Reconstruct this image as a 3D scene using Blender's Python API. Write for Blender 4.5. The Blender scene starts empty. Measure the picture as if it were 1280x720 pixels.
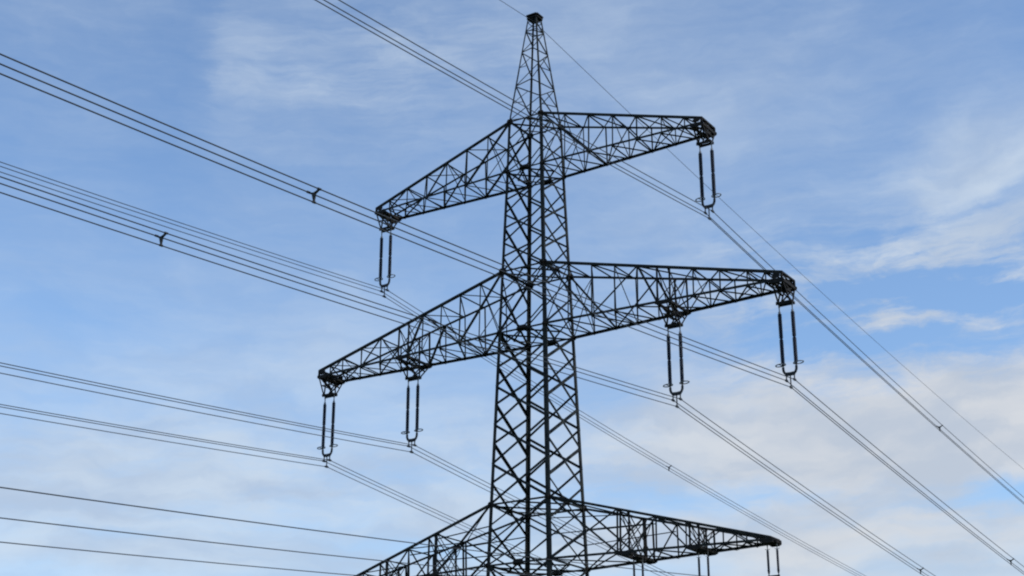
import bpy, math, random
from mathutils import Vector

random.seed(7)
S = bpy.context.scene
COL = S.collection
GZ = 1.65                      # eye height above the field; heights below are measured from the eye, then raised

# ------------------------------------------------------------------ camera
YAW, PITCH = -0.5795, 0.3608
cam_d = bpy.data.cameras.new('camera')
cam_d.sensor_width = 36.0
cam_d.lens = 1873.6 / 1280 * 36.0
cam_d.clip_start = 0.1
cam_d.clip_end = 20000
cam = bpy.data.objects.new('camera', cam_d)
cam.location = (39.80, -63.18, GZ)
cam.rotation_euler = (math.pi / 2 + PITCH, 0, -YAW)
COL.objects.link(cam)
S.camera = cam

# ------------------------------------------------------------------ sun, sky and its clouds
SUN_AZ = YAW + math.radians(118)          # clockwise from +y
SUN_EL = math.radians(45)
sun_d = bpy.data.lights.new('sun', 'SUN')
sun_d.energy = 2.0
sun_d.angle = math.radians(0.5)
sun_d.color = (1.0, 0.95, 0.88)
sun = bpy.data.objects.new('sun', sun_d)
to_sun = Vector((math.sin(SUN_AZ) * math.cos(SUN_EL), math.cos(SUN_AZ) * math.cos(SUN_EL), math.sin(SUN_EL)))
sun.rotation_euler = to_sun.to_track_quat('Z', 'Y').to_euler()
sun.location = (0, 0, 120)
COL.objects.link(sun)

S.view_settings.view_transform = 'Standard'
S.view_settings.look = 'None'
S.view_settings.gamma = 1.0
S.view_settings.use_curve_mapping = False
S.view_settings.exposure = 0.64
S.render.engine = 'CYCLES'
S.cycles.pixel_filter_type = 'BLACKMAN_HARRIS'
S.cycles.filter_width = 2.1
S.cycles.use_adaptive_sampling = False
S.cycles.use_denoising = False
S.cycles.max_bounces = 4

world = bpy.data.worlds.new('World')
S.world = world
world.use_nodes = True
nt = world.node_tree
nt.nodes.clear()


class G:
    """tiny helper for writing math node graphs"""
    def __init__(s, nt): s.nt = nt
    def n(s, t, **k):
        x = s.nt.nodes.new(t)
        for a, b in k.items(): setattr(x, a, b)
        return x
    def put(s, sock, v):
        if hasattr(v, 'is_linked'): s.nt.links.new(v, sock)
        else: sock.default_value = v
    def m(s, op, a, b=None, c=None, clamp=False):
        x = s.n('ShaderNodeMath', operation=op, use_clamp=clamp)
        s.put(x.inputs[0], a)
        if b is not None: s.put(x.inputs[1], b)
        if c is not None: s.put(x.inputs[2], c)
        return x.outputs[0]
    def dot(s, v, w):
        x = s.n('ShaderNodeVectorMath', operation='DOT_PRODUCT')
        s.put(x.inputs[0], v); x.inputs[1].default_value = w
        return x.outputs['Value']
    def xyz(s, a, b, c):
        x = s.n('ShaderNodeCombineXYZ')
        for i, v in enumerate((a, b, c)): s.put(x.inputs[i], v)
        return x.outputs[0]
    def noise(s, vec, scale, detail=5, rough=0.55, dist=0.0):
        x = s.n('ShaderNodeTexNoise')
        s.put(x.inputs['Vector'], vec)
        x.inputs['Scale'].default_value = scale
        x.inputs['Detail'].default_value = detail
        x.inputs['Roughness'].default_value = rough
        x.inputs['Distortion'].default_value = dist
        return x.outputs[0]
    def ramp(s, v, a, b, lo=0.0, hi=1.0):
        x = s.n('ShaderNodeMapRange', interpolation_type='SMOOTHSTEP')
        s.put(x.inputs[0], v)
        for i, q in enumerate((a, b, lo, hi)): x.inputs[i + 1].default_value = q
        return x.outputs[0]
    def mix(s, f, a, b):
        x = s.n('ShaderNodeMix', data_type='RGBA')
        s.put(x.inputs[0], f)
        s.put(x.inputs[6], a); s.put(x.inputs[7], b)
        return x.outputs[2]


g = G(nt)
sky = g.n('ShaderNodeTexSky', sky_type='NISHITA')
sky.sun_disc = False
sky.sun_elevation = SUN_EL
sky.sun_rotation = SUN_AZ
sky.altitude = 300
sky.air_density = 1.15
sky.dust_density = 0.2
sky.ozone_density = 4.6
tc = g.n('ShaderNodeTexCoord')
dirv = tc.outputs['Generated']
Fh = (math.sin(YAW), math.cos(YAW), 0)
Rh = (math.cos(YAW), -math.sin(YAW), 0)
DEG = 180 / math.pi
az0 = g.m('MULTIPLY', g.m('ARCTAN2', g.dot(dirv, Rh), g.dot(dirv, Fh)), DEG)       # compass bearing, degrees right of the line of sight
el0 = g.m('MULTIPLY', g.m('ARCSINE', g.dot(dirv, (0, 0, 1))), DEG)                 # height above the horizon, degrees
base = g.xyz(az0, el0, 0)
w1 = g.n('ShaderNodeTexNoise'); nt.links.new(base, w1.inputs['Vector'])
w1.inputs['Scale'].default_value = 0.16; w1.inputs['Detail'].default_value = 6; w1.inputs['Roughness'].default_value = 0.62
sep = g.n('ShaderNodeSeparateColor'); nt.links.new(w1.outputs['Color'], sep.inputs[0])
az = g.m('ADD', az0, g.m('MULTIPLY', g.m('SUBTRACT', sep.outputs[0], 0.5), 5.0))
el = g.m('ADD', el0, g.m('MULTIPLY', g.m('SUBTRACT', sep.outputs[1], 0.5), 2.6))


def sky_dir(px, py):
    """degrees (bearing, height) of a spot of the sky named by where the photograph shows it"""
    x, y = (px - 640) / 1873.6, (360 - py) / 1873.6
    f = math.cos(PITCH) - y * math.sin(PITCH)
    z = math.sin(PITCH) + y * math.cos(PITCH)
    return math.degrees(math.atan2(x, f)), math.degrees(math.atan2(z, math.hypot(x, f)))


def bank(px, py, rx, ry, k, slope=0.0):
    a0, e0 = sky_dir(px, py)
    ra, re = rx / 32.7, ry / 32.7
    da = g.m('SUBTRACT', az, a0)
    de = g.m('SUBTRACT', g.m('SUBTRACT', el, e0), g.m('MULTIPLY', da, slope))
    q = g.m('ADD', g.m('POWER', g.m('ABSOLUTE', g.m('DIVIDE', da, ra)), 2.0), g.m('POWER', g.m('ABSOLUTE', g.m('DIVIDE', de, re)), 2.0))
    return g.m('MULTIPLY', g.m('EXPONENT', g.m('MULTIPLY', q, -1.0)), k)


# thin high veil: thicker towards the horizon, streaked
azw = g.m('ADD', g.m('MULTIPLY', az0, 0.6), g.m('MULTIPLY', az, 0.4))
elw = g.m('ADD', g.m('MULTIPLY', el0, 0.6), g.m('MULTIPLY', el, 0.4))
streak = g.noise(g.xyz(g.m('MULTIPLY', az, 0.05), g.m('ADD', g.m('MULTIPLY', el, 0.26), g.m('MULTIPLY', az, 0.012)), 3.0), 2.2, 7, 0.58, 0.3)
puff = g.noise(g.xyz(g.m('MULTIPLY', az, 0.10), g.m('MULTIPLY', el, 0.24), 9.0), 1.8, 6, 0.55, 0.5)
fil = g.noise(g.xyz(g.m('MULTIPLY', azw, 0.16), g.m('ADD', g.m('MULTIPLY', elw, 0.85), g.m('MULTIPLY', azw, -0.05)), 5.0), 1.5, 7, 0.62, 0.9)
hair = g.noise(g.xyz(g.m('MULTIPLY', azw, 0.20), g.m('ADD', g.m('MULTIPLY', elw, 1.7), g.m('MULTIPLY', azw, -0.09)), 15.0), 1.6, 6, 0.6, 0.4)
dens = g.ramp(el0, 9, 27, 0.52, 0.21)
dens = g.m('ADD', dens, g.m('MULTIPLY', g.m('SUBTRACT', streak, 0.5), 0.36))
dens = g.m('ADD', dens, g.m('MULTIPLY', g.m('SUBTRACT', puff, 0.5), 0.34))
BANKS = [
    # px, py, rx, ry, strength, slope : banks of cloud, and with a minus sign gaps of clear sky
    (1120, 560, 370, 92, 0.60, 0.0), (1240, 490, 130, 45, 0.20, 0.1), (900, 520, 180, 52, 0.24, 0.0), (900, 690, 300, 40, 0.30, 0),
    (1245, 205, 190, 62, 0.55, 0.12), (1180, 262, 220, 12, -0.22, 0.1), (1170, 302, 170, 28, 0.34, 0.05), (1150, 392, 110, 15, 0.75, 0.05), (1250, 342, 70, 12, 0.24, 0.05), (1060, 345, 80, 22, 0.16, 0.1),
    (1230, 368, 140, 17, -1.0, 0.03), (1110, 428, 170, 20, -0.62, -0.1), (1090, 352, 60, 12, -0.40, 0.1), (1000, 395, 60, 20, -0.2, 0), (1075, 255, 60, 70, -0.14, 0.5), (1010, 330, 60, 26, -0.14, 0.2), (1110, 350, 60, 10, -0.24, 0.1),
    (1270, 622, 90, 18, -0.70, 0.0), (840, 622, 140, 24, -0.42, 0.0), (1010, 612, 110, 14, -0.26, 0.0), (760, 500, 60, 40, -0.20, 0), (800, 710, 110, 14, -0.25, 0), (1120, 640, 120, 10, -0.14, 0),
    (480, 70, 160, 50, 0.08, 0.2), (720, 90, 200, 90, 0.12, 0.2), (700, 20, 160, 40, 0.10, 0.1), (860, 200, 160, 60, 0.12, 0.1), (960, 60, 200, 70, 0.08, 0),
    (215, 150, 60, 160, -0.10, 0.0), (80, 395, 140, 34, -0.20, 0.1), (1210, 60, 120, 60, 0.10, 0), (70, 20, 110, 30, 0.10, 0.1), (560, 70, 300, 100, 0.10, 0.1), (840, 280, 170, 130, 0.12, 0.2), (940, 110, 260, 80, 0.10, 0.2),
    (350, 440, 220, 70, 0.18, 0.1), (170, 600, 300, 60, 0.50, 0.05), (300, 700, 260, 30, 0.24, 0), (560, 640, 90, 24, 0.26, 0.0), (520, 683, 90, 12, -0.36, 0.0),
    (330, 585, 110, 12, -0.10, 0.0), (200, 530, 130, 16, 0.10, 0.1), (580, 440, 80, 50, -0.16, 0.0), (60, 690, 160, 20, 0.14, 0.0), (120, 665, 120, 8, -0.10, 0.0),
]
for b in BANKS:
    dens = g.m('ADD', dens, bank(*b))
# the straight western edge of the high veil at the upper left
a_edge, e_edge = sky_dir(266, 90)
edge = g.m('MULTIPLY', g.ramp(g.m('ADD', az0, g.m('MULTIPLY', g.m('SUBTRACT', fil, 0.5), 2.4)), a_edge - 0.35, a_edge + 0.6),
           g.m('MULTIPLY', g.ramp(az0, a_edge + 12, a_edge + 0.5), g.ramp(el0, e_edge - 4.2, e_edge - 0.5)))
dens = g.m('ADD', dens, g.m('MULTIPLY', edge, 0.14))
dens = g.m('ADD', dens, bank(300, 90, 34, 45, 0.12))
# combed filaments where the wind has drawn the cloud out
comb = g.m('ADD', 0.16, bank(1160, 350, 240, 85, 1.6))
for b in ((500, 80, 230, 80, 0.55), (230, 600, 330, 80, 0.42), (1120, 470, 260, 40, 0.45), (860, 600, 260, 60, 0.35), (1180, 640, 180, 60, 0.40)):
    comb = g.m('ADD', comb, bank(*b))
wisp = g.m('ADD', g.m('MULTIPLY', g.m('SUBTRACT', fil, 0.5), 1.2), g.m('MULTIPLY', g.m('SUBTRACT', hair, 0.5), 0.6))
dens = g.m('ADD', dens, g.m('MULTIPLY', wisp, comb))
# small torn tufts below the right hand bank and along its upper edge
tuft = g.noise(g.xyz(g.m('MULTIPLY', azw, 0.42), g.m('MULTIPLY', elw, 1.0), 31.0), 1.5, 8, 0.62, 0.7)
torn = g.m('ADD', bank(1120, 370, 250, 85, 1.5), g.m('ADD', bank(1080, 500, 330, 40, 0.6), bank(850, 600, 300, 70, 0.45)))
torn = g.m('ADD', torn, g.m('ADD', bank(250, 590, 330, 80, 0.45), 0.10))
dens = g.m('ADD', dens, g.m('MULTIPLY', g.m('SUBTRACT', tuft, 0.5), torn))
cover = g.m('MULTIPLY', g.ramp(dens, 0.0, 1.0), 0.92, clamp=True)
# clouds: pale where thin and sunlit, greyer in the thick of a bank
shade = g.ramp(g.noise(g.xyz(g.m('MULTIPLY', az, 0.13), g.m('MULTIPLY', el, 0.42), 21.0), 1.7, 5, 0.5, 0.3), 0.32, 0.68)
warm = g.ramp(az0, -6, 14)
ccol = g.mix(shade, (2.59, 3.19, 4.09, 1), (3.35, 3.91, 4.58, 1))
ccol = g.mix(g.m('MULTIPLY', warm, g.ramp(el0, 24, 16)), ccol, g.mix(shade, (2.93, 3.26, 3.76, 1), (3.85, 3.95, 4.09, 1)))
skyc = g.n('ShaderNodeVectorMath', operation='SCALE')
nt.links.new(sky.outputs[0], skyc.inputs[0]); skyc.inputs['Scale'].default_value = 1.0
final = g.mix(cover, skyc.outputs[0], ccol)
bg = g.n('ShaderNodeBackground'); bg.inputs['Strength'].default_value = 0.115
nt.links.new(final, bg.inputs['Color'])
out = g.n('ShaderNodeOutputWorld'); nt.links.new(bg.outputs[0], out.inputs['Surface'])


# ------------------------------------------------------------------ materials
def material(name, c1, c2, scale=3.0, rough=0.6, metal=0.0, bump=0.0, spec=0.25):
    m = bpy.data.materials.new(name); m.use_nodes = True
    t = m.node_tree; b = t.nodes['Principled BSDF']; q = G(t)
    co = q.n('ShaderNodeTexCoord').outputs['Object']
    f = q.ramp(q.noise(co, scale, 6, 0.6), 0.36, 0.66)
    t.links.new(q.mix(f, (*c1, 1), (*c2, 1)), b.inputs['Base Color'])
    t.links.new(q.ramp(q.noise(co, scale * 4, 3), 0.3, 0.7, rough - 0.12, rough + 0.12), b.inputs['Roughness'])
    b.inputs['Metallic'].default_value = metal
    b.inputs['Specular IOR Level'].default_value = spec
    if bump:
        bp = q.n('ShaderNodeBump'); bp.inputs['Strength'].default_value = bump; bp.inputs['Distance'].default_value = 0.05
        t.links.new(q.noise(co, scale * 3, 6), bp.inputs['Height']); t.links.new(bp.outputs[0], b.inputs['Normal'])
    return m


STEEL = material('weathered_green_grey_steel_paint', (0.007, 0.009, 0.011), (0.024, 0.027, 0.024), 1.7, 0.8)
PLATE = material('dark_gusset_steel', (0.008, 0.008, 0.009), (0.020, 0.016, 0.013), 4.0, 0.8)
PORC = material('dark_blue_glazed_porcelain', (0.008, 0.012, 0.028), (0.014, 0.020, 0.040), 3.0, 0.5)
ZINC = material('galvanised_fitting', (0.10, 0.11, 0.12), (0.20, 0.21, 0.22), 8.0, 0.5, 0.6)
DARKFIT = material('dull_iron_fitting', (0.02, 0.022, 0.026), (0.05, 0.05, 0.052), 8.0, 0.6, 0.3)
ALU = material('weathered_aluminium_strand', (0.030, 0.034, 0.042), (0.055, 0.060, 0.070), 2.0, 0.65, 0.2)
CONC = material('footing_concrete', (0.28, 0.27, 0.25), (0.40, 0.39, 0.36), 2.0, 0.9, 0, 0.3)
GRASS = material('meadow_grass', (0.030, 0.055, 0.016), (0.075, 0.095, 0.030), 0.22, 0.95, 0, 0.8)


# ------------------------------------------------------------------ mesh building
class MB:
    def __init__(s): s.v, s.f = [], []
    def prism(s, a, b, poly, n1, n2):
        k, o = len(poly), len(s.v)
        for p in (a, b):
            for (x, y) in poly: s.v.append(tuple(p + n1 * x + n2 * y))
        for i in range(k):
            j = (i + 1) % k
            s.f.append((o + i, o + j, o + k + j, o + k + i))
        s.f.append(tuple(o + i for i in reversed(range(k))))
        s.f.append(tuple(o + k + i for i in range(k)))
        return s
    def frame(s, a, b, up):
        d = (b - a).normalized()
        n1 = Vector(up) - d * Vector(up).dot(d)
        if n1.length < 1e-4:
            n1 = Vector((1, 0, 0)) - d * d.x
            if n1.length < 1e-4: n1 = Vector((0, 1, 0)) - d * d.y
        n1.normalize()
        return d, n1, d.cross(n1)
    def angle(s, a, b, w, up=(0, 0, 1), t=None, flip=1, corner=False, off=0.0):
        """steel angle section; up = outward normal of the face it is bolted to"""
        a, b = Vector(a), Vector(b); t = t or max(0.008, w * 0.11)
        d, n1, n2 = s.frame(a, b, up)
        n2 = n2 * flip
        a = a + n1 * off; b = b + n1 * off
        k = 0.0 if corner else w * 0.5
        # flat flange along n2 on the face, the other flange standing inwards (-n1)
        poly = [(0, -k), (0, w - k), (-t, w - k), (-t, t - k), (-w, t - k), (-w, -k)]
        if flip < 0: poly.reverse()
        return s.prism(a, b, poly, n1, n2)
    def leg(s, a, b, w, sx, sy):
        """leg angle: corner outwards, flanges running back along both faces"""
        a, b = Vector(a), Vector(b); t = w * 0.11
        n1, n2 = Vector((-sx, 0, 0)), Vector((0, -sy, 0))
        poly = [(0, 0), (w, 0), (w, t), (t, t), (t, w), (0, w)]
        if sx * sy < 0: poly.reverse()
        return s.prism(a, b, poly, n1, n2)
    def bar(s, a, b, w, h=None, up=(0, 0, 1)):
        a, b = Vector(a), Vector(b); h = h or w
        d, n1, n2 = s.frame(a, b, up)
        return s.prism(a, b, [(-h / 2, -w / 2), (h / 2, -w / 2), (h / 2, w / 2), (-h / 2, w / 2)], n1, n2)
    def tube(s, pts, r, n=8, closed=False):
        pts = [Vector(p) for p in pts]; o = len(s.v); m = len(pts)
        rr = r if isinstance(r, (list, tuple)) else [r] * m
        up = Vector((0, 0, 1))
        for i, p in enumerate(pts):
            if closed: d = pts[(i + 1) % m] - pts[i - 1]
            else: d = pts[min(i + 1, m - 1)] - pts[max(i - 1, 0)]
            d.normalize()
            n1 = up - d * up.dot(d)
            if n1.length < 0.05: n1 = Vector((1, 0, 0)) - d * d.x
            n1.normalize(); n2 = d.cross(n1)
            for k in range(n):
                a = 2 * math.pi * k / n
                s.v.append(tuple(p + n1 * rr[i] * math.cos(a) + n2 * rr[i] * math.sin(a)))
        for i in range(m if closed else m - 1):
            i2 = (i + 1) % m
            for k in range(n):
                k2 = (k + 1) % n
                s.f.append((o + i * n + k, o + i * n + k2, o + i2 * n + k2, o + i2 * n + k))
        if not closed:
            s.f.append(tuple(o + k for k in reversed(range(n))))
            s.f.append(tuple(o + (m - 1) * n + k for k in range(n)))
        return s
    def lathe(s, x, y, prof, n=14):
        """prof = [(z, r)] from top to bottom round a vertical axis"""
        return s.tube_z(x, y, prof, n)
    def tube_z(s, x, y, prof, n):
        o = len(s.v); m = len(prof)
        for z, r in prof:
            for k in range(n):
                a = 2 * math.pi * k / n
                s.v.append((x + r * math.cos(a), y + r * math.sin(a), z))
        for i in range(m - 1):
            for k in range(n):
                k2 = (k + 1) % n
                s.f.append((o + i * n + k2, o + i * n + k, o + (i + 1) * n + k, o + (i + 1) * n + k2))
        s.f.append(tuple(o + k for k in range(n)))
        s.f.append(tuple(o + (m - 1) * n + k for k in reversed(range(n))))
        return s
    def plate(s, c, ax, ay, thick, pts):
        """flat plate of outline pts (in ax, ay) with real thickness"""
        c, ax, ay = Vector(c), Vector(ax).normalized(), Vector(ay).normalized()
        nz = ax.cross(ay)
        return s.prism(c - nz * thick / 2, c + nz * thick / 2, pts, ax, ay)
    def build(s, name, mat, parent=None, smooth=False):
        me = bpy.data.meshes.new(name)
        me.from_pydata(s.v, [], s.f); me.materials.append(mat)
        if smooth:
            for p in me.polygons: p.use_smooth = True
        me.update()
        o = bpy.data.objects.new(name, me); COL.objects.link(o)
        if parent: o.parent = parent
        return o


def tag(o, label=None, cat=None, group=None, kind=None):
    if label: o['label'] = label
    if cat: o['category'] = cat
    if group: o['group'] = group
    if kind: o['kind'] = kind
    return o


def empty(name, loc, parent=None):
    o = bpy.data.objects.new(name, None); o.empty_display_size = 0.4
    o.location = loc; COL.objects.link(o)
    if parent: o.parent = parent
    return o


def copy_tree(o, parent=None):
    c = o.copy(); COL.objects.link(c)
    if parent: c.parent = parent
    for ch in list(o.children): copy_tree(ch, c)
    return c


# ------------------------------------------------------------------ ground
mb = MB(); R = 6000
ring = [0, 20, 60, 150, 400, 1000, 2500, R]; N = 48
mb.v.append((0, 0, 0))
for r in ring[1:]:
    for k in range(N):
        a = 2 * math.pi * k / N
        mb.v.append((r * math.cos(a), r * math.sin(a), 0))
for k in range(N): mb.f.append((0, 1 + k, 1 + (k + 1) % N))
for i in range(len(ring) - 2):
    for k in range(N):
        a, b = 1 + i * N, 1 + (i + 1) * N
        mb.f.append((a + k, b + k, b + (k + 1) % N, a + (k + 1) % N))
tag(mb.build('ground', GRASS), kind='structure')

# ------------------------------------------------------------------ the lattice tower
tower = empty('lattice_transmission_tower', (0, 0, GZ))
tag(tower, 'tall dark steel lattice pylon with three tiers of crossarms and a pointed peak', 'pylon')
ZU1, ZL1, ZU2, ZL2, ZU3, ZL3 = 37.87, 34.80, 28.95, 25.50, 16.37, 13.30
ZTOP = 44.72


def W(z):                       # half width of the square body at height z
    if z > ZU1: return 1.063 + (z - ZU1) * (0.272 - 1.063) / (ZTOP - ZU1)
    return 1.063 + (ZU1 - z) * 0.0316


CORN = {'a': (-1, -1), 'c': (1, -1), 'd': (1, 1), 'b': (-1, 1)}
FACES = {'near': ('a', 'c', (0, -1, 0)), 'far': ('b', 'd', (0, 1, 0)), 'left': ('b', 'a', (-1, 0, 0)), 'right': ('c', 'd', (1, 0, 0))}


def cp(k, z): w = W(z); return Vector((CORN[k][0] * w, CORN[k][1] * w, z))
def mid(k1, k2, z): return (cp(k1, z) + cp(k2, z)) / 2


GROUND_Z = -GZ
for k, (sx, sy) in CORN.items():
    m = MB()
    for z0, z1, w in ((GROUND_Z + 0.35, 6, 0.22), (6, ZL3, 0.21), (ZL3, ZU3, 0.195), (ZU3, ZL2, 0.185), (ZL2, ZL1, 0.165), (ZL1, ZU1, 0.14)):
        m.leg(cp(k, z0), cp(k, z1), w, sx, sy)
    lg = m.build('leg', STEEL, tower)
    f = MB(); c = cp(k, GROUND_Z + 0.3)
    f.tube_z(c.x - sx * 0.08, c.y - sy * 0.08, [(GROUND_Z + 0.45, 0.34), (GROUND_Z + 0.42, 0.38), (GROUND_Z - 0.4, 0.40)], 20)
    f.build('footing', CONC, lg)

# nodes of the body bracing: near/far faces and left/right faces are staggered by half a panel
yl = [[ZU3, 18.45, 20.52, 22.57, 24.50], [ZU2, 30.62, 32.29, 33.96]]
xl = [[17.45, 19.50, 21.58, 23.60, ZL2], [29.79, 31.45, 33.12, ZL1]]
below = [ZL3, 11.0, 8.5, 5.8, 2.8, GROUND_Z + 0.5]
for fn, (p, q, nrm) in FACES.items():
    m = MB(); inward = -Vector(nrm) * 0.012
    P = lambda k, z: cp(k, z) + inward
    def X(z0, z1, w):
        m.angle(P(p, z0), P(q, z1), w, nrm, off=0.0)
        m.angle(P(q, z0), P(p, z1), w, nrm, off=-0.014, flip=-1)
    def Kup(z0, z1, w):         # from both legs at z0 up to the middle of the horizontal at z1
        c = (P(p, z1) + P(q, z1)) / 2
        m.angle(P(p, z0), c, w, nrm); m.angle(P(q, z0), c, w, nrm, off=-0.014, flip=-1)
    ns = yl if fn in ('near', 'far') else xl
    for nodes, w in zip(ns, (0.128, 0.104)):
        for z0, z1 in zip(nodes, nodes[1:]): X(z0, z1, w)
    if fn in ('near', 'far'):
        Kup(24.50, ZL2, 0.088); Kup(33.96, ZL1, 0.075)
        for zl, zu, w in ((ZL2, ZU2, 0.085), (ZL1, ZU1, 0.075), (ZL3, ZU3, 0.085)):
            h = (zu - zl) * 0.36
            Kup(zl + h, zl, w); X(zl + h, zu, w)
    else:
        Kup(17.45, ZU3, 0.088); Kup(29.79, ZU2, 0.075)
        for zl, zu, w in ((ZL2, ZU2, 0.085), (ZL1, ZU1, 0.075), (ZL3, ZU3, 0.085)):
            h = (zu - zl) * 0.64
            X(zl, zl + h, w); Kup(zl + h, zu, w)
    for z0, z1 in zip(below, below[1:]): X(z1, z0, 0.09)
    for z in (ZU1, ZL1, ZU2, ZL2, ZU3, ZL3):
        m.angle(P(p, z), P(q, z), 0.10 if z < 30 else 0.085, nrm, off=-0.028)
    m.build('face_bracing', STEEL, tower)

# horizontal frames at the crossarm levels
for z in (ZU1, ZL1, ZU2, ZL2, ZU3, ZL3):
    m = MB(); up = (0, 0, 1)
    M_ = [mid('a', 'c', z), mid('c', 'd', z), mid('d', 'b', z), mid('b', 'a', z)]
    for i in range(4): m.angle(M_[i], M_[(i + 1) % 4], 0.07, up, off=-0.03 - 0.01 * (i % 2))
    m.angle(cp('a', z), cp('d', z), 0.07, up, off=-0.06); m.angle(cp('c', z), cp('b', z), 0.07, up, off=-0.075)
    m.build('horizontal_frame', STEEL, tower)

# gusset plates where chords and bracing meet
HEXA = lambda a, b: [(-a, -b * 0.5), (-a * 0.55, -b), (a * 0.55, -b), (a, -b * 0.5), (a, b * 0.5), (a * 0.55, b), (-a * 0.55, b), (-a, b * 0.5)]
for z, a in ((ZU1, 0.19), (ZL1, 0.13), (ZU2, 0.23), (ZL2, 0.15), (ZU3, 0.17), (ZL3, 0.16)):
    for k, (sx, sy) in CORN.items():
        m = MB(); c = cp(k, z)
        m.plate(c + Vector((-sx * a * 0.35, sy * 0.012, 0)), (1, 0, 0), (0, 0, 1), 0.014, HEXA(a, a * 0.8))
        m.plate(c + Vector((sx * 0.012, -sy * a * 0.35, 0)), (0, 1, 0), (0, 0, 1), 0.014, HEXA(a, a * 0.8))
        m.plate(c + Vector((-sx * a * 0.2, -sy * a * 0.2, -0.02)), (1, 0, 0), (0, 1, 0), 0.014, HEXA(a * 0.8, a * 0.8))
        m.build('gusset_plate', PLATE, tower)
for z, pairs, a in ((ZL1, (('a', 'c'), ('b', 'd')), 0.30), (ZL2, (('a', 'c'), ('b', 'd')), 0.32), (ZL3, (('a', 'c'), ('b', 'd')), 0.30),
                    (ZU3, (('a', 'b'), ('c', 'd')), 0.24), (ZU2, (('a', 'b'), ('c', 'd')), 0.18)):
    for p, q in pairs:
        m = MB(); c = mid(p, q, z); ax = (cp(q, z) - cp(p, z)).normalized()
        m.plate(c, ax, (0, 0, 1), 0.016, HEXA(a, a * 0.55))
        m.plate(c - Vector((0, 0, 0.05)), ax, Vector((0, 0, 1)).cross(ax), 0.016, HEXA(a, a * 0.6))
        m.build('gusset_plate', PLATE, tower)

# pointed peak that carries the earth wire
peak = empty('earth_wire_peak', (0, 0, 0), tower)
for k, (sx, sy) in CORN.items():
    m = MB(); m.leg(cp(k, ZU1), cp(k, 41.2), 0.095, sx, sy); m.leg(cp(k, 41.2), cp(k, ZTOP), 0.08, sx, sy)
    m.build('peak_leg', STEEL, peak)
ZA = [ZU1 + 0.1, 39.0, 40.13, 41.26, 42.31, 43.1, 43.7, 44.15]
for fn, (p, q, nrm) in FACES.items():
    m = MB(); ph = 0 if fn in ('left', 'near') else 1
    if fn == 'left': p, q = q, p
    for i in range(len(ZA) - 1):
        a, b = (p, q) if (i + ph) % 2 == 0 else (q, p)
        m.angle(cp(a, ZA[i]), cp(b, ZA[i + 1]), 0.055, nrm, off=-0.012)
        if i in (1, 3): m.angle(cp(b, ZA[i] + 0.05), (cp(a, ZA[i]) + cp(b, ZA[i + 1])) / 2, 0.04, nrm, off=-0.024)
    for z in (43.7, 44.3): m.angle(cp(p, z), cp(q, z), 0.05, nrm, off=-0.02)
    m.build('peak_bracing', STEEL, peak)
m = MB(); w = W(ZTOP)
for z, e in ((ZTOP, 0.05), (ZTOP - 0.16, 0.02)):
    for (dx, dy, nr) in ((0, -1, (0, -1, 0)), (0, 1, (0, 1, 0)), (-1, 0, (-1, 0, 0)), (1, 0, (1, 0, 0))):
        e2 = w + e
        a = Vector((-e2, dy * e2, z)) if dx == 0 else Vector((dx * e2, -e2, z))
        b = Vector((e2, dy * e2, z)) if dx == 0 else Vector((dx * e2, e2, z))
        m.bar(a, b, 0.05, 0.14, nr)
m.plate((0, 0, ZTOP + 0.02), (1, 0, 0), (0, 1, 0), 0.03, [(-w, -w), (w, -w), (w, w), (-w, w)])
for k in CORN: m.bar(cp(k, ZTOP), (0, 0, ZTOP + 0.22), 0.07)
m.bar((0, -0.30, ZTOP - 0.22), (0, 0.30, ZTOP - 0.22), 0.16, 0.12)
m.build('peak_cap', PLATE, peak)
m = MB(); m.bar((0, 0, ZTOP - 0.05), (0, 0, ZTOP - 0.32), 0.10)
m.tube([(0, -0.28, ZTOP - 0.36), (0, 0, ZTOP - 0.33), (0, 0.28, ZTOP - 0.36)], 0.045, 8)
m.build('earth_wire_clamp', DARKFIT, peak)


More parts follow.
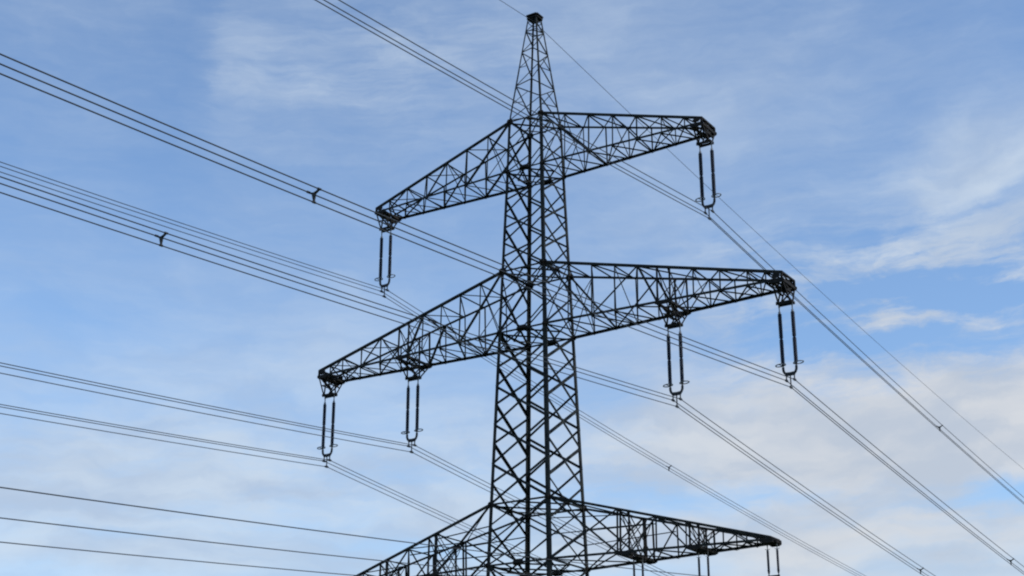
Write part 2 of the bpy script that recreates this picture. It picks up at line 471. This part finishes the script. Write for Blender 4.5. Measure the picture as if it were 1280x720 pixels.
# ------------------------------------------------------------------ crossarms
def crossarm(s, zu, zl, xt, ztu, ztl, t, web, brackets, cw, label, rails=None, drop=0.85):
    """s = side; web = stations along the arm; brackets = [(x, half length, drop)]"""
    root = empty('crossarm', (0, 0, 0), tower); root['label'] = label
    wu, wl = W(zu), W(zl)
    def ch(up, ys, x):          # point on a chord at distance x from the tower's axis
        z0, w0, z1 = (zu, wu, ztu) if up else (zl, wl, ztl)
        k = (x - w0) / (xt - w0)
        return Vector((s * x, ys * (w0 + (t - w0) * k), z0 + (z1 - z0) * k))
    for ys in (-1, 1):
        for up in (1, 0):
            m = MB(); x0 = (wu if up else wl) - 0.06
            m.angle(ch(up, ys, x0), ch(up, ys, xt), cw, (0, ys, 0), flip=1 if (s * ys > 0) == bool(up) else -1)
            m.build('chord', STEEL, root)
    for ys in (-1, 1):
        m = MB(); nrm = (0, ys, 0)
        for kind, x0, x1, w in web:
            off = -0.016
            if kind == 'v': a, b = ch(1, ys, x0), ch(0, ys, x1)
            elif kind == 'd': a, b = ch(1, ys, x0), ch(0, ys, x1); off = -0.03
            elif kind == 'u': a, b = ch(0, ys, x0), ch(1, ys, x1); off = -0.042
            m.angle(a, b, w, nrm, off=off)
        if rails:
            for (xa, xb, za, zb) in rails:
                def at(x, z):
                    k = (x - wu) / (xt - wu); return Vector((s * x, ys * (wu + (t - wu) * k), z))
                m.angle(at(xa, za), at(xb, zb), 0.05, nrm, off=-0.06)
        m.build('web_bracing', STEEL, root)
    # zigzag in the bottom and top planes
    st = sorted({x for kind, x0, x1, w in web if kind == 'v' for x in (x0,)})
    for up in (0, 1):
        m = MB(); seq = [wl if not up else wu] + st + [xt - 0.25]
        for i in range(len(seq) - 1):
            ys = 1 if i % 2 else -1
            w = 0.055
            m.angle(ch(up, ys, seq[i]), ch(up, -ys, seq[i + 1]), w, (0, 0, 1), off=-0.02)
            if not up: m.angle(ch(up, -ys, seq[i]), ch(up, ys, seq[i + 1]), w, (0, 0, 1), off=-0.034)
            if i: m.angle(ch(up, -1, seq[i]), ch(up, 1, seq[i]), w, (0, 0, 1), off=-0.05)
        m.build('plan_bracing', STEEL, root)
    # cross frames every other station
    for i, x in enumerate(st):
        if i % 2 == 0 and x < xt - 1.5:
            m = MB()
            m.angle(ch(1, -1, x), ch(0, 1, x), 0.05, (s, 0, 0), off=-0.02)
            if i % 4 == 0: m.angle(ch(1, 1, x), ch(0, -1, x), 0.05, (s, 0, 0), off=-0.034)
            m.build('cross_frame', STEEL, root)
    # hanger brackets: a trapezoid frame below the chords that carries a double string
    for (bx, half, dp, tip) in brackets:
        m = MB(); zb = zl - dp
        for e in (-1, 1):
            xx = bx + e * half
            hb = max(0.12, min(0.3, dp * 0.2))
            if dp > 0.3:
                for ys in (-1, 1):
                    tp = ch(0, ys, min(xx, xt)); bt = Vector((s * xx, ys * 0.16, zb + 0.06))
                    m.angle(tp, bt, 0.085, (s * e, 0, 0), off=0.0)
                    md = (tp + bt) / 2
                    m.angle(md, ch(0, -ys, min(xx, xt)), 0.06, (s * e, 0, 0), off=-0.02)
                    tp2 = ch(0, ys, min(bx - e * half, xt))
                    m.angle(tp2, bt, 0.06, (0, ys, 0), off=-0.02)
                m.angle(Vector((s * xx, -0.55 * t, zl - dp * 0.45)), Vector((s * xx, 0.55 * t, zl - dp * 0.45)), 0.07, (s * e, 0, 0), off=-0.035)
            m.bar(ch(0, -1, min(xx, xt)) + Vector((0, 0, -0.05)), ch(0, 1, min(xx, xt)) + Vector((0, 0, -0.05)), 0.09, 0.13)
            m.bar((s * xx, -0.24, zb + 0.05), (s * xx, 0.24, zb + 0.05), 0.10, 0.10)
            if not tip or dp < 0.3:
                for ys in (-1, 1):
                    m.angle(ch(1, ys, xx), ch(0, ys, xx), 0.075, (0, ys, 0), off=-0.055)
                    m.angle(ch(1, ys, xx), ch(0, -ys, xx), 0.06, (s * e, 0, 0), off=-0.02)
                m.angle(ch(1, -1, xx), ch(0, 0, xx) * 1.0, 0.05, (s * e, 0, 0), off=-0.05)
                m.angle(ch(1, 1, xx), ch(0, 0, xx) * 1.0, 0.05, (s * e, 0, 0), off=-0.06)
        for ys in (-0.16, 0.16):
            m.bar((s * (bx - half - 0.08), ys, zb + 0.03), (s * (bx + half + 0.08), ys, zb + 0.03), 0.06, 0.13)
        for ys in (-1, 1):
            a, b = ch(0, ys, min(bx - half, xt)), ch(0, ys, min(bx + half, xt))
            m.bar(a + Vector((0, 0, -0.08)), b + Vector((0, 0, -0.08)), 0.05, 0.16)
        m.build('hanger_bracket', PLATE, root)
        for ys in (-1, 1):
            for e in (-1, 1):
                p = MB(); p.plate(ch(0, ys, min(bx + e * half, xt - 0.02)) + Vector((0, ys * 0.022, -0.03)), (1, 0, 0), (0, 0, 1), 0.014, HEXA(0.11, 0.10))
                p.build('gusset_plate', PLATE, root)
    # end of the arm: closing frame and plates
    m = MB()
    for up in (0, 1): m.bar(ch(up, -1, xt - 0.03), ch(up, 1, xt - 0.03), 0.10, 0.09)
    for ys in (-1, 1):
        m.bar(ch(1, ys, xt - 0.03) + Vector((0, 0, 0.02)), ch(0, ys, xt - 0.03) - Vector((0, 0, 0.02)), 0.10, 0.08, (0, 1, 0))
        if ztu - ztl > 0.2: m.plate((ch(1, ys, xt - 0.3) + ch(0, ys, xt - 0.3)) / 2 + Vector((0, ys * 0.03, 0)), (1, 0, 0), (0, 0, 1), 0.014, HEXA(0.2, max(0.09, (ztu - ztl) * 0.42)))
    m.bar(ch(1, -1, xt - 0.06), ch(0, 1, xt - 0.06), 0.06); m.bar(ch(0, -1, xt - 0.10), ch(1, 1, xt - 0.10), 0.06)
    m.bar(ch(0, -1, xt - 0.6), ch(0, 1, xt - 0.05), 0.07); m.bar(ch(0, 1, xt - 0.6), ch(0, -1, xt - 0.05), 0.07, 0.06)
    m.build('end_frame', PLATE, root)
    return root


W1, W2, W3 = W(ZU1), W(ZU2), W(ZU3)
web1 = [('d', W1, 3.95, 0.098), ('v', 2.5, 2.5, 0.045), ('v', 3.95, 3.95, 0.06), ('u', 3.95, 5.37, 0.070), ('v', 5.37, 5.37, 0.05), ('d', 5.37, 6.78, 0.070),
        ('v', 6.78, 6.78, 0.06), ('u', 6.78, 8.2, 0.063), ('v', 8.2, 8.2, 0.045), ('d', 8.2, 9.5, 0.063), ('v', 9.5, 9.5, 0.05), ('u', W(ZL1), 2.5, 0.055)]
web2 = [('d', W2, 4.1, 0.098), ('v', 2.75, 2.75, 0.045), ('v', 4.1, 4.1, 0.06), ('u', 4.1, 6.67, 0.092), ('v', 5.4, 5.4, 0.05), ('v', 6.67, 6.67, 0.05),
        ('d', 6.67, 7.72, 0.098), ('u', 8.4, 9.67, 0.070), ('v', 9.67, 9.67, 0.055), ('d', 9.67, 11.07, 0.063), ('v', 11.07, 11.07, 0.055),
        ('u', 11.07, 12.47, 0.063), ('v', 12.47, 12.47, 0.05), ('d', 12.47, 13.5, 0.055), ('v', 13.4, 13.4, 0.05), ('u', W(ZL2), 2.75, 0.055)]
web3 = [('d', W3, 5.3, 0.085), ('u', W(ZL3), 5.3, 0.085), ('v', 5.3, 5.3, 0.07), ('u', 6.0, 7.25, 0.080), ('v', 7.25, 7.25, 0.06), ('d', 7.25, 8.72, 0.063),
        ('v', 8.72, 8.72, 0.05), ('u', 9.45, 10.5, 0.063), ('v', 10.5, 10.5, 0.05), ('d', 10.5, 11.6, 0.055), ('v', 11.6, 11.6, 0.05)]
for s, side in ((1, 'right'), (-1, 'left')):
    crossarm(s, ZU1, ZL1, 10.48, 35.05, ZL1 - 0.02, 0.75, web1, [(10.24, 0.33, 0.89, True)], 0.118, 'short top crossarm reaching to the ' + side)
    crossarm(s, ZU2, ZL2, 14.24, 25.82, ZL2 - 0.02, 0.75, web2, [(14.0, 0.33, 1.03, True), (8.05, 0.34, 1.02, False)], 0.130, 'long middle crossarm reaching to the ' + side)
    crossarm(s, ZU3, ZL3, 12.72, 13.37, ZL3 - 0.02, 0.50, web3, [(12.56, 0.25, 0.12, True), (9.09, 0.22, 0.12, False), (5.65, 0.22, 0.12, False)], 0.115,
             'lowest crossarm reaching to the ' + side, rails=[(W3, 5.3, 15.3, 15.1), (W3, 7.2, 14.5, 14.5)])


# ------------------------------------------------------------------ insulator strings
def rod_profile(z0, z1, core, shed, step):
    n = max(2, int(round((z0 - z1) / step))); st = (z0 - z1) / n
    pr = [(z0, core * 0.9)]
    for i in range(n):
        z = z0 - i * st
        pr += [(z - st * 0.15, core), (z - st * 0.50, shed), (z - st * 0.68, shed * 0.97), (z - st * 0.85, core)]
    pr.append((z1, core * 0.9))
    return pr


def make_string():
    root = empty('double_insulator_string', (0, 0, 0))
    for e in (-1, 1):
        x = e * 0.33
        m = MB()
        m.bar((x, 0, 0.05), (x, 0, -0.14), 0.05, 0.07); m.tube_z(x, 0, [(-0.12, 0.03), (-0.36, 0.03)], 8)
        m.tube_z(x, 0, [(-0.35, 0.06), (-0.45, 0.065)], 12)
        m.build('top_link', ZINC, root)
        m = MB(); m.lathe(x, 0, rod_profile(-0.45, -1.67, 0.078, 0.100, 0.06)); m.tube_z(x, 0, [(-1.66, 0.07), (-1.76, 0.07)], 12)
        m.lathe(x, 0, rod_profile(-1.75, -2.95, 0.078, 0.100, 0.06))
        m.build('insulator_rod', PORC, root, True)
        m = MB(); m.tube_z(x, 0, [(-2.94, 0.065), (-3.03, 0.065), (-3.05, 0.035), (-3.16, 0.035)], 10)
        m.build('bottom_link', DARKFIT, root)
        m = MB(); cx = x + e * 0.12
        m.tube([(cx + 0.24 * math.cos(2 * math.pi * k / 20), 0.19 * math.sin(2 * math.pi * k / 20), -2.99 + 0.02 * math.cos(2 * math.pi * k / 20)) for k in range(20)], 0.027, 8, True)
        m.bar((x, 0, -3.06), (cx + e * 0.02, 0.18, -2.99), 0.03); m.bar((x, 0, -3.06), (cx + e * 0.02, -0.18, -2.99), 0.03)
        m.build('arcing_ring', ZINC, root, True)
    m = MB()
    arc = [(-0.33, 0, -3.12), (-0.33, 0, -3.24), (-0.30, 0, -3.36), (-0.245, 0, -3.44), (0, 0, -3.46),
           (0.245, 0, -3.44), (0.30, 0, -3.36), (0.33, 0, -3.24), (0.33, 0, -3.12)]
    for a, b in zip(arc, arc[1:]): m.bar(a, b, 0.06, 0.11, (0, 0, 1) if abs(a[0]) < 0.26 else (1, 0, 0))
    m.plate((0, 0, -3.50), (1, 0, 0), (0, 0, 1), 0.05, [(-0.22, -0.07), (0.22, -0.07), (0.29, 0.04), (0.29, 0.08), (-0.29, 0.08), (-0.29, 0.04)])
    m.build('yoke_plate', DARKFIT, root)
    for (x, z) in ((-0.2, -3.79), (0.2, -3.79), (0.0, -4.14)):
        m = MB(); m.bar((x, 0, -3.52), (x, 0, z + 0.02), 0.035, 0.05)
        m.prism(Vector((x - 0.03, 0, z)), Vector((x + 0.03, 0, z)), [(-0.17, -0.03), (-0.08, -0.055), (0.08, -0.055), (0.17, -0.03), (0.17, 0.01), (0.07, 0.06), (-0.07, 0.06), (-0.17, 0.01)], Vector((0, 1, 0)), Vector((0, 0, 1)))
        m.build('suspension_clamp', DARKFIT, root)
    return root


LBL = {
    ('top', 1): 'double insulator string under the right tip of the top crossarm',
    ('top', -1): 'double insulator string under the left tip of the top crossarm',
    ('out', 1): 'double insulator string under the right tip of the long middle crossarm',
    ('out', -1): 'double insulator string under the left tip of the long middle crossarm',
    ('in', 1): 'double insulator string hanging halfway along the right middle crossarm',
    ('in', -1): 'double insulator string hanging halfway along the left middle crossarm'}
PLACE = {('top', 1): (10.27, 33.91), ('top', -1): (-10.27, 33.91), ('out', 1): (14.0, 24.47), ('out', -1): (-14.0, 24.47), ('in', 1): (8.05, 24.48), ('in', -1): (-8.05, 24.48)}
proto = make_string()
for i, (k, (x, z)) in enumerate(PLACE.items()):
    o = proto if i == 0 else copy_tree(proto)
    o.location = (x, 0, z + GZ)
    tag(o, LBL[k], 'insulator string', 'large double insulator strings on the upper crossarms')


def make_small_string():
    root = empty('double_insulator_string', (0, 0, 0))
    for e in (-1, 1):
        x = e * 0.235
        m = MB(); m.bar((x, 0, 0.10), (x, 0, -0.12), 0.04, 0.05); m.tube_z(x, 0, [(-0.10, 0.022), (-0.27, 0.022)], 8); m.tube_z(x, 0, [(-0.26, 0.045), (-0.33, 0.05)], 10)
        m.tube([(x - 0.12, 0, -0.24), (x, 0, -0.29), (x + 0.12, 0, -0.24)], 0.012, 6)
        m.build('top_link', ZINC, root)
        m = MB(); m.lathe(x, 0, rod_profile(-0.33, -1.27, 0.046, 0.062, 0.05)); m.build('insulator_rod', PORC, root, True)
        m = MB(); m.tube_z(x, 0, [(-1.26, 0.05), (-1.34, 0.05), (-1.36, 0.025), (-1.46, 0.025)], 10)
        m.tube([(x, -0.15, -1.22), (x, 0, -1.32), (x, 0.15, -1.22)], 0.012, 6)
        m.build('bottom_link', DARKFIT, root)
    m = MB(); m.plate((0, 0, -1.5), (1, 0, 0), (0, 0, 1), 0.04, [(-0.29, 0.06), (-0.29, -0.01), (-0.08, -0.09), (0.08, -0.09), (0.29, -0.01), (0.29, 0.06)])
    m.build('yoke_plate', DARKFIT, root)
    m = MB(); m.bar((0, 0, -1.56), (0, 0, -1.76), 0.035, 0.05)
    m.prism(Vector((-0.03, 0, -1.78)), Vector((0.03, 0, -1.78)), [(-0.17, -0.03), (-0.08, -0.055), (0.08, -0.055), (0.17, -0.03), (0.17, 0.01), (0.07, 0.06), (-0.07, 0.06), (-0.17, 0.01)], Vector((0, 1, 0)), Vector((0, 0, 1)))
    m.build('suspension_clamp', DARKFIT, root)
    return root


SMALL = [(12.56, 'small insulator string under the outer tip of the lowest right crossarm'),
         (9.09, 'small insulator string in the middle of the lowest right crossarm'),
         (5.65, 'small insulator string nearest the tower on the lowest right crossarm')]
proto = make_small_string()
for i, (x, lb) in enumerate(SMALL):
    o = proto if i == 0 else copy_tree(proto)
    o.location = (x, 0, 13.18 + GZ)
    tag(o, lb, 'insulator string', 'small double insulator strings on the lowest crossarm')


# ------------------------------------------------------------------ conductors, earth wire, spacers
SPAN = 300.0
def sag(z0, y, near=0.106, away=0.100):
    a = near if y < 0 else away
    return z0 - a * abs(y) * (1 - abs(y) / SPAN)


YS = [0.0, 0.15, 0.4, 1.0, 2.0] + [4 + 4 * i for i in range(37)]
def cable(name, x, z0, r, near=0.106, away=0.100):
    ys = [-y for y in reversed(YS)] + YS[1:]
    m = MB(); m.tube([(x, y, sag(z0, y, near, away) + GZ) for y in ys], r, 8)
    return m.build(name, ALU, None, True)


WHERE = {('top', 1): 'right tip of the top crossarm', ('top', -1): 'left tip of the top crossarm', ('out', 1): 'right tip of the middle crossarm',
         ('out', -1): 'left tip of the middle crossarm', ('in', 1): 'inner string of the right middle crossarm', ('in', -1): 'inner string of the left middle crossarm'}
for k, (x, z) in PLACE.items():
    for dx, dz, w in ((0.2, -3.79, 'topmost'), (-0.2, -3.79, 'middle'), (0.0, -4.14, 'lowest')):
        o = cable('conductor_wire', x + dx, z + dz, 0.020)
        tag(o, w + ' of the three bundled wires clamped under the ' + WHERE[k], 'wire', 'bundled conductor wires of the upper crossarms')
for (x, lb), w in zip(SMALL, ('highest', 'middle', 'lowest')):
    o = cable('conductor_wire', x, 13.18 - 1.78, 0.0155)
    tag(o, w + ' of the three separate single wires across the lower left sky', 'wire', 'single conductor wires of the lowest crossarm')
o = cable('earth_wire', 0, ZTOP - 0.35, 0.015, 0.106, 0.094)
tag(o, 'thin single earth wire running over the very top of the pylon', 'wire')


def make_spacer():
    m = MB()
    pts = [(0.2, 0.12), (-0.2, 0.12), (0.0, -0.23)]
    for (x, z) in pts:
        m.bar((x * 0.98, 0, z * 0.98), (x * 0.25, 0, z * 0.25), 0.055, 0.05, (0, 1, 0))
    m.plate((0, 0, 0), (1, 0, 0), (0, 0, 1), 0.07, [(-0.11, 0.085), (-0.055, 0.0), (-0.025, -0.14), (0.025, -0.14), (0.055, 0.0), (0.11, 0.085), (0, 0.055)])
    o = m.build('wire_spacer', DARKFIT)
    for (x, z) in pts:
        c = MB(); c.tube([(x, -0.06, z), (x, 0.06, z)], 0.036, 10)
        c.build('wire_clamp', DARKFIT, o, True)
    return o


SP = [('top', 1, 34.7, 'dark three armed spacer on the bundle of the top right string, far right'),
      ('top', -1, 34.7, 'dark three armed spacer on the bundle running above the lowest right crossarm'),
      ('out', 1, -33.95, 'large three armed spacer on the highest bundle left of the tower'),
      ('out', 1, 34.5, 'dark three armed spacer in the bottom right corner of the sky'),
      ('in', 1, -34.0, 'large three armed spacer on the second bundle down, near the left edge'),
      ('in', 1, 34.6, 'dark three armed spacer at the lower edge of the sky, right of the lowest crossarm')]
sp = make_spacer()
for i, (n, s, y, lb) in enumerate(SP):
    o = sp if i == 0 else copy_tree(sp)
    x, z = PLACE[(n, s)]
    sl = (sag(0, y + 0.5) - sag(0, y - 0.5))
    o.location = (x, y, sag(z - 3.907, y) + GZ); o.rotation_euler = (math.atan(sl), 0, 0)
    tag(o, lb, 'spacer', 'spacers on the wire bundles')
